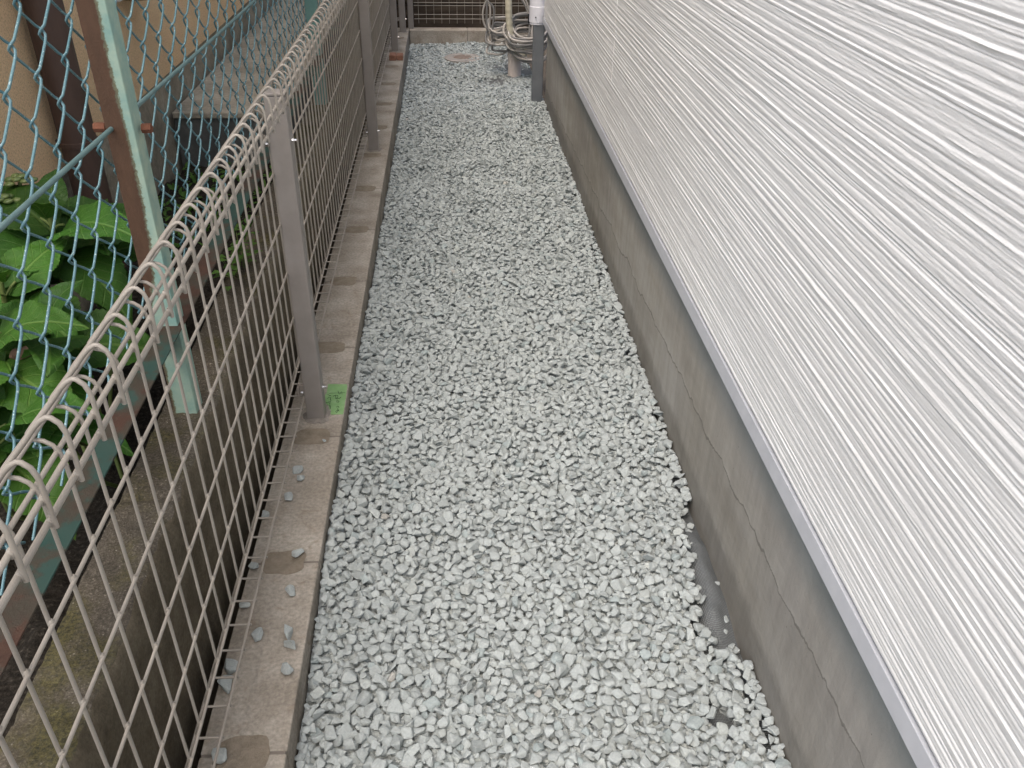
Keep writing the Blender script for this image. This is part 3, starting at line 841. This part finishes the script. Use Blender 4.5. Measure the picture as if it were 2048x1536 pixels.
def stone_tint(n):
    v = np.clip(rt_.normal(1, .04, n), .88, 1.10)
    base = np.array((.362, .398, .396))
    c = base[None]*v[:, None]
    k = rt_.random(n)
    c[k < .001] *= np.array((1.03, .94, .88)); c[(k > .03) & (k < .07)] *= np.array((.86, .90, .91)); c[(k > .10) & (k < .16)] *= np.array((1.01, 1.0, .98))
    return c
def scatter(sel, temps, tilt):
    Vs, Fs, Cs = [], [], []; base = 0
    tid = rt_.integers(0, len(temps), len(sel))
    for t in range(len(temps)):
        s_ = sel[tid == t]
        if not len(s_): continue
        TV, TF = temps[t]; n = len(s_)
        Rm = rotmats(n, tilt)
        P = TV[None]*s_[:, None, 3:6]
        P = np.einsum('nij,nkj->nki', Rm, P)+s_[:, None, :3]
        Vs.append(P.reshape(-1, 3)); Fs.append((TF[None]+(np.arange(n)*len(TV))[:, None, None]+base).reshape(-1, 3))
        Cs.append(np.repeat(stone_tint(n), len(TV), 0)); base += n*len(TV)
    return np.concatenate(Vs), np.concatenate(Fs), np.concatenate(Cs)
near = S[:, 1] < 2.6
V1, F1, C1 = scatter(S[near], T_hi, .38)
V2, F2, C2 = scatter(S[~near], T_lo, .38)
Vg = np.concatenate([V1, V2]); Fg = np.concatenate([F1, F2+len(V1)]); Cg = np.concatenate([C1, C2])
def set_tint(o, C):
    at = o.data.color_attributes.new('tint', 'FLOAT_COLOR', 'POINT')
    at.data.foreach_set('color', np.concatenate([C, np.ones((len(C), 1))], 1).astype(np.float32).ravel())
grv = np_mesh('gravel', Vg, Fg, m_stone, smooth=False)
set_tint(grv, Cg)
tag(grv, 'pale grey green crushed stone gravel filling the narrow passage', kind='stuff')

# loose stones lying on the kerb
loose = [(-.345, 1.478, .010, 'topmost loose chip on the kerb below the green tape, touching another chip'),
         (-.335, 1.452, .009, 'grey chip lying just below the topmost loose chip on the kerb'),
         (-.351, 1.39, .010, 'flat grey chip beside the fence stubs, third down from the green tape'),
         (-.308, 1.221, .010, 'grey chip lying on the brown mortar patch in mid kerb'),
         (-.309, 1.126, .0095, 'angular grey chip lying just nearer than the bare mortar patch'),
         (-.298, 1.028, .0115, 'long grey chip near the inner kerb edge, farther one of a touching pair'),
         (-.291, 1.000, .011, 'squarish grey chip near the inner kerb edge, nearer one of a touching pair'),
         (-.350, 1.027, .010, 'single grey chip next to the fence stubs, level with the touching pair'),
         (-.288, .95, .010, 'nearest single grey chip close to the inner kerb edge'),
         (-.389, 1.335, .009, 'small chip half hidden under the fence wires behind the flat chip'),
         (-.386, 1.192, .009, 'small chip under the fence wires level with the mortar patch'),
         (-.384, 1.095, .0085, 'small chip wedged under the fence at the dark gap'),
         (-.380, .962, .013, 'larger jagged chip under the fence, farther of two lying together'),
         (-.381, .930, .014, 'large triangular chip under the fence, nearer of two lying together'),
         (-.364, .80, .012, 'round chip under the fence nearest the bottom of the picture'),
         (-.301, 1.584, .004, 'tiny pale chip on the mortar patch nearest the fence post')]
for k, (x, y, a, lab) in enumerate(loose):
    TV, TF = T_hi[k % len(T_hi)]
    Rm = rotmats(1, .25)[0]
    P = (TV*np.array((a, a*.74, a*.52))*1.25)@Rm.T
    P[:, 2] -= P[:, 2].min()
    o = np_mesh('loose_stone', P, TF, m_stone, smooth=False); o.location = (x, y, .0002)
    set_tint(o, np.repeat(stone_tint(1)*.97, len(P), 0))
    tag(o, lab, 'stone', 'loose gravel chips lying on the kerb')

# ------------------------------------------------------------------ green tape with handwriting
tape = thing('green_tape', 'green marking tape with black handwriting stuck beside the fence post', 'tape', (-.29, 1.755, 0))
pts = [(-.3183, 1.8226), (-.273, 1.8194), (-.2707, 1.813), (-.2695, 1.7634), (-.2692, 1.7276), (-.2690, 1.6904), (-.2971, 1.6894), (-.3035, 1.7122), (-.3076, 1.7292), (-.3193, 1.7416), (-.3245, 1.7586), (-.3179, 1.7827)]
n = len(pts); V = [(x, y, .0014) for x, y in pts]+[(x, y, .0004) for x, y in pts]
b = MB().add(V, [tuple(range(n))[::-1]]+[(i, (i+1) % n, (i+1) % n+n, i+n) for i in range(n)])
b.build('tape_sheet', m_sticker, tape)
ink = [[(-0.315, 1.774), (-0.3077, 1.781), (-0.2923, 1.781), (-0.2728, 1.7814)], [(-0.2912, 1.7902), (-0.2871, 1.7764), (-0.285, 1.7751), (-0.2823, 1.7885), (-0.2796, 1.7749)], [(-0.3113, 1.7708), (-0.3058, 1.7693)], [(-0.3138, 1.7576), (-0.3084, 1.7634)], [(-0.306, 1.7627), (-0.3058, 1.7542), (-0.3036, 1.7493), (-0.3053, 1.741), (-0.3051, 1.7327)], [(-0.3148, 1.7397), (-0.3097, 1.7389), (-0.3071, 1.7447)], [(-0.3007, 1.7661), (-0.2953, 1.7719), (-0.2891, 1.7692), (-0.2887, 1.7595), (-0.2945, 1.7573)], [(-0.2953, 1.7719), (-0.2924, 1.756), (-0.2844, 1.7557), (-0.2811, 1.7628)], [(-0.2892, 1.7511), (-0.2889, 1.7415), (-0.2859, 1.7378), (-0.2838, 1.7437), (-0.2868, 1.7474)], [(-0.2872, 1.719), (-0.2845, 1.7248), (-0.2812, 1.7176)], [(-0.284, 1.713), (-0.2825, 1.7049), (-0.2875, 1.7028)], [(-0.2832, 1.7049), (-0.2847, 1.6946), (-0.2879, 1.7005)], [(-0.2822, 1.7083), (-0.2796, 1.7013)], [(-0.3049, 1.7251), (-0.3009, 1.7243)], [(-0.3045, 1.7292), (-0.3025, 1.7198), (-0.3007, 1.7138)]]
b = MB()
for s_ in ink:
    wd_ = .0007 if s_ is not ink[0] else .0005
    b.tube([(x, y, .0014) for x, y in s_], wd_, 6)
b.build('handwriting', m_ink, tape)

# ------------------------------------------------------------------ terracotta scraps
tb_ = thing('terracotta_tile', 'broken reddish tile scrap lying on the kerb before the far post', 'tile', (-.31, 5.40, 0))
b = MB(); b.box(-.352, -.312, 5.345, 5.43, .0005, .030); b.build('tile_piece', m_terra, tb_, bevel=.003)
b = MB(); b.box(-.3095, -.272, 5.350, 5.43, .0005, .028); b.build('tile_piece', m_terra, tb_, bevel=.003)

# ------------------------------------------------------------------ inspection cover
ic = thing('inspection_cover', 'round pinkish inspection cover in the gravel near the far kerb', 'cover', (.089, 5.82, -.09))
zc = float(gz(np.array(.089), np.array(5.82)))+.012
MB().lathe([(.115, -.05), (.118, -.004), (.112, 0), (.062, 0), (.060, -.004)], 48, (.089, 5.82, zc)).build('rim', m_lid, ic)
MB().lathe([(.0595, -.03), (.0590, -.002), (.052, .002), (.02, .0025)], 40, (.089, 5.82, zc)).build('centre_plate', m_lidrust, ic)

# ------------------------------------------------------------------ pipes and cables at the far corner
def at(u, v, dy=0):   # helper table fitted to the corner: returns local x,z of the bundle plane
    return (.342+(u-1015)*.0031, 5.3+dy, .343-(v*.00265))
sp_ = thing('drain_stub', 'grey pink plastic drain stub rising from gravel below the beige pipe', 'pipe', (.392, 5.35, -.1))
MB().lathe([(.040, -.16), (.040, .02), (.0435, .022), (.0435, .045), (.037, .046), (.036, -.02)], 32, (.392, 5.35, 0)).build('stub_pipe', m_pvc, sp_, smooth=False)
hose = thing('wrapped_pipe', 'beige tape wrapped pipe hanging down and curling over the drain stub', 'pipe', (.35, 5.3, .3))
def smooth_path(P, n=60):
    P = np.array(P, float); t = np.linspace(0, len(P)-1, n); out = []
    Q = np.vstack([2*P[0]-P[1], P, 2*P[-1]-P[-2]])
    for s_ in t:
        i = min(int(s_), len(P)-2); f = s_-i; a, b_, c, d = Q[i:i+4]
        out.append(.5*((2*b_)+(-a+c)*f+(2*a-5*b_+4*c-d)*f*f+(-a+3*b_-3*c+d)*f**3))
    return out
P = [(.345, 5.28, 1.6), (.343, 5.28, .9), (.342, 5.27, .5), (.345, 5.26, .33), (.352, 5.26, .22), (.366, 5.26, .12), (.386, 5.27, .062), (.415, 5.29, .035), (.445, 5.32, .05), (.462, 5.36, .12)]
MB().tube(smooth_path(P, 80), .0195, 16).build('pipe_run', m_beige, hose, smooth=True)
P = [(.375, 5.34, 1.6), (.372, 5.34, .7), (.362, 5.335, .40), (.345, 5.33, .27)]
MB().tube(smooth_path(P, 40), .014, 12).build('pipe_run', m_beige, hose, smooth=True)
coil = thing('cable_coil', 'hanging coil of grey cables tied with black tape beside downpipe', 'cable', (.44, 5.2, .25))
cr = random.Random(17)
def loop(cx, cy, cz, rx, rz, tilt, ph, n=48):
    out = []
    for i in range(n):
        a = 2*math.pi*i/n
        x = rx*math.cos(a); d = rz*math.sin(a)
        x2 = x*math.cos(ph)-0*math.sin(ph)
        out.append((cx+x2+.006*math.sin(2*a+ph*9), cy+d*math.cos(tilt)+x*math.sin(ph), cz+d*math.sin(tilt)+x*math.sin(ph)*.5+.006*math.sin(3*a+ph*5)))
    return out
for k in range(17):
    u = 1052+cr.uniform(-7, 7); v = 56+k*2.7+cr.uniform(-4, 4)
    x, y, z = at(u, v-6, -.03)
    MB().tube(loop(x, y, z,   .108+cr.uniform(-.016, .016), .095+cr.uniform(-.02, .02), .62+cr.uniform(-.3, .3), cr.uniform(-.22, .22)), .0064, 8, closed=True).build('cable_loop', m_cable if k % 5 else m_cabled, coil, smooth=True)
# strands gathered at the tie
tx, ty, tz = at(1058, 33, -.03)
for k in range(6):
    x0 = .46+cr.uniform(-.02, .03); 
    P = [(x0-.25+k*.03, 5.3, .62+.1*cr.random()), (x0-.1+.02*k, 5.28, .45), (tx+cr.uniform(-.012, .012), ty, tz), (tx+.03*cr.uniform(-1, 1.2), ty-.03, tz-.09), (tx-.05+.02*k, ty-.05, tz-.19+.02*cr.random())]
    MB().tube(smooth_path(P, 40), .0052, 8).build('cable_run', m_cable if k % 3 else m_cabled, coil, smooth=True)
MB().tube([(tx, ty-.004, tz+.022), (tx+.002, ty-.004, tz-.026)], .019, 10).build('tape_tie', m_tie, coil)
coil2 = thing('cable_coil', 'darker looser cable loops hanging left of the beige wrapped pipe', 'cable', (.26, 5.3, .2))
for k in range(7):
    u = 1003+cr.uniform(-6, 8); v = 55+k*7.5+cr.uniform(-4, 4)
    x, y, z = at(u, v, .05)
    MB().tube(loop(x, y, z, .060+cr.uniform(-.012, .016), .055+cr.uniform(-.015, .02), .7+cr.uniform(-.3, .4), cr.uniform(-.4, .4)), .0062, 8, closed=True).build('cable_loop', m_cabled if k % 2 else m_cable, coil2, smooth=True)
for k in range(4):
    P = [(.36, 5.34, .46+k*.03), (.27-.02*k, 5.34, .40-.01*k), (.205+.02*k, 5.34, .29), (.22+.012*k, 5.34, .19-.02*k), (.30, 5.35, .185-.015*k), (.37, 5.36, .21)]
    MB().tube(smooth_path(P, 40), .0055, 8).build('cable_run', m_cabled if k % 2 else m_cable, coil2, smooth=True)

# ------------------------------------------------------------------ plants
def leaf_mesh(L, W, curl, fold, teeth=19, nu=8):
    """serrated ovate leaf along +Y, returns verts, faces, uvs"""
    n = teeth*2
    V = []; UV = []
    for i in range(n+1):
        t = i/n
        hw = W/2*(math.sin(math.pi*min(t, 1)**.72)**.85)*(1-.25*t) if 0 < t < 1 else 0
        if i % 2 == 1: hw *= 1.022
        else: hw *= .975
        yb = L*t
        for j in range(-nu//2, nu//2+1):
            s_ = j/(nu/2); x = hw*s_
            z = curl*L*(-(t-.35)**2)+fold*abs(x)+.0032*math.sin(t*20+abs(s_)*5)*abs(s_)*(L/.13)
            V.append((x, yb-abs(s_)*.0+(.012*(1-t)*(-s_*s_))*(L/.13), z)); UV.append((.5+s_*.5*max(hw/(W/2), .02), t))
    m = nu+1
    Fs = [(i*m+j, i*m+j+1, (i+1)*m+j+1, (i+1)*m+j) for i in range(n) for j in range(nu)]
    return np.array(V), Fs, UV
def build_leaves(name, leaves, mat, parent, teeth=19, nu=8):
    """leaves: (base, dir, up, L, W, curl, fold, tint)"""
    Vs, Fs, UVs, Cs = [], [], [], []; n0 = 0
    for base, d, upv, L, W, curl, fold, tint in leaves:
        V, F_, UV = leaf_mesh(L, W, curl, fold, teeth, nu)
        d = Vector(d).normalized(); upv = Vector(upv); s_ = d.cross(upv).normalized(); u_ = s_.cross(d).normalized()
        A = np.array([s_[:], d[:], u_[:]])
        V = V@A+np.array(base)
        Vs.append(V); Fs += [tuple(i+n0 for i in f) for f in F_]; UVs += [UV[i] for f in F_ for i in f]
        Cs.append(np.repeat(np.array([tint]), len(V), 0)); n0 += len(V)
    V = np.concatenate(Vs)
    me = bpy.data.meshes.new(name); me.from_pydata(V.tolist(), [], Fs)
    uvl = me.uv_layers.new(name='UVMap'); uvl.data.foreach_set('uv', np.array(UVs, np.float32).ravel())
    me.polygons.foreach_set('use_smooth', np.ones(len(me.polygons), bool)); me.materials.append(mat.m); me.update()
    o = bpy.data.objects.new(name, me); COL.objects.link(o)
    if parent: o.parent = parent; o.location = Vector((0, 0, 0))-Vector(parent.location)
    set_tint(o, np.concatenate(Cs)); return o
hy = thing('hydrangea', 'leafy green hydrangea with broad toothed leaves behind the chain link fence', 'plant', (-.72, 1.4, .1))
pr_ = random.Random(12)
lv = []; stems = MB()
ros = [((-.725, 1.52, .575), 1.15), ((-.76, 1.36, .52), .9), ((-.685, 1.30, .470), 1.05), ((-.715, 1.19, .530), .85), ((-.70, 1.62, .50), .75), ((-.70, 1.10, .42), .9), ((-.80, 1.55, .50), .8), ((-.68, 1.22, .37), .7)]
for (cx, cy, cz), sc in ros:
    a0 = pr_.uniform(0, 3)
    for ring, (cnt, el_, LL) in enumerate(((2, 50, .065), (2, 20, .135), (2, -4, .160), (2, -22, .14))):
        for q in range(cnt):
            a = a0+ring*math.pi/2.3+q*2*math.pi/cnt+pr_.uniform(-.25, .25)
            e = math.radians(el_+pr_.uniform(-10, 10))
            d = (math.cos(a)*math.cos(e), math.sin(a)*math.cos(e), math.sin(e))
            L = LL*sc*pr_.uniform(1.0, 1.3)
            t = pr_.uniform(.42, .92); yl = pr_.uniform(-.05, .12)
            bs = (cx+d[0]*.015, cy+d[1]*.015, cz-ring*.022+d[2]*.01)
            lv.append((bs, d, (pr_.uniform(-.25, .25)+.25, pr_.uniform(-.25, .2)-.15, 1), L, L*pr_.uniform(.74, .86), pr_.uniform(.35, .9), pr_.uniform(.08, .25), (t*(1+yl), t, t*(1-yl))))
            stems.tube([(cx, cy, cz-ring*.022-.006), bs, tuple(np.array(bs)+np.array(d)*.012)], .0022, 6)
    stems.tube(smooth_path([(-.72+pr_.uniform(-.05, .05), 1.4+pr_.uniform(-.1, .1), .06), (cx-.02, cy, cz*.55), (cx, cy, cz)], 14), .0042, 6)
build_leaves('leaves', lv, m_leaf, hy)
stems.build('stem', m_stem, hy, smooth=True)
# dry curled leaf caught among the stems
o = build_leaves('dry_leaf', [((-.69, 1.20, .46), (1, .2, .1), (0, -.3, 1), .05, .03, -1.5, .8, (1, 1, 1))], m_leaf, None)
o.data.materials.clear(); o.data.materials.append(m_dry.m)
tag(o, 'small brown dry leaf caught between the hydrangea leaves', 'dead leaf')
# succulent by the wall
su = thing('succulent', 'small round leaved succulent against the tan wall above the hydrangea', 'plant', (-.80, 1.58, .6))
b = MB()
for c0 in ((-.80, 1.60, .605), (-.815, 1.55, .585)):
    for k in range(10):
        a = k*2.4; rr_ = .006+.0021*k
        c = np.array(c0)+np.array((math.cos(a)*rr_, math.sin(a)*rr_, .012-.0012*k))
        th = np.linspace(0, math.pi, 5)
        prf = [(max(.0005, .0095*math.sin(t_)), -.004*math.cos(t_)) for t_ in th]
        b.lathe(prf, 10, c)
    b.tube([c0, (c0[0]-.02, c0[1], c0[2]-.16), (c0[0]-.03, c0[1], .2)], .0035, 6)
b.build('leaves', m_succ, su, smooth=True)
# low weeds and moss in front of the step
mv = []
wr = random.Random(4)
for k in range(420):
    x = wr.uniform(-.86, -.56); y = 2.15+.62*wr.random()+.05*(x+.7)
    mv.append(((x, y, .205+wr.uniform(0, .05)), (wr.uniform(-1, 1), wr.uniform(-1, 1), wr.uniform(.1, .9)), (0, 0, 1), wr.uniform(.012, .03), wr.uniform(.008, .016), .4, .2, (wr.uniform(.7, 1.2),)*3))
o = build_leaves('ground_weeds', mv, m_leaf2, None, 4, 4); tag(o, 'low green weeds and moss growing before the dark step', kind='stuff')
cl = thing('clover_plant', 'small sprawling weed on the mossy wall beside the green post', 'plant', (-.53, 1.75, .28))
mv = []; b = MB()
for k in range(46):
    a = wr.uniform(0, 6.28); r_ = wr.uniform(0, .075)
    x, y = -.515+r_*math.cos(a)*.55, 1.93+r_*math.sin(a)*2.2; z = .29+wr.uniform(0, .045)
    for q in range(3):
        aa = a+q*2.1
        mv.append(((x, y, z), (math.cos(aa), math.sin(aa), .15), (0, 0, 1), .014, .012, .3, .2, (wr.uniform(.8, 1.2),)*3))
    b.tube([(x, y, z), (-.515+(x+.515)*.5, 1.93+(y-1.93)*.5, .272)], .0007, 4)
build_leaves('leaves', mv, m_leaf2, cl, 4, 4); b.build('stem', m_stem, cl)
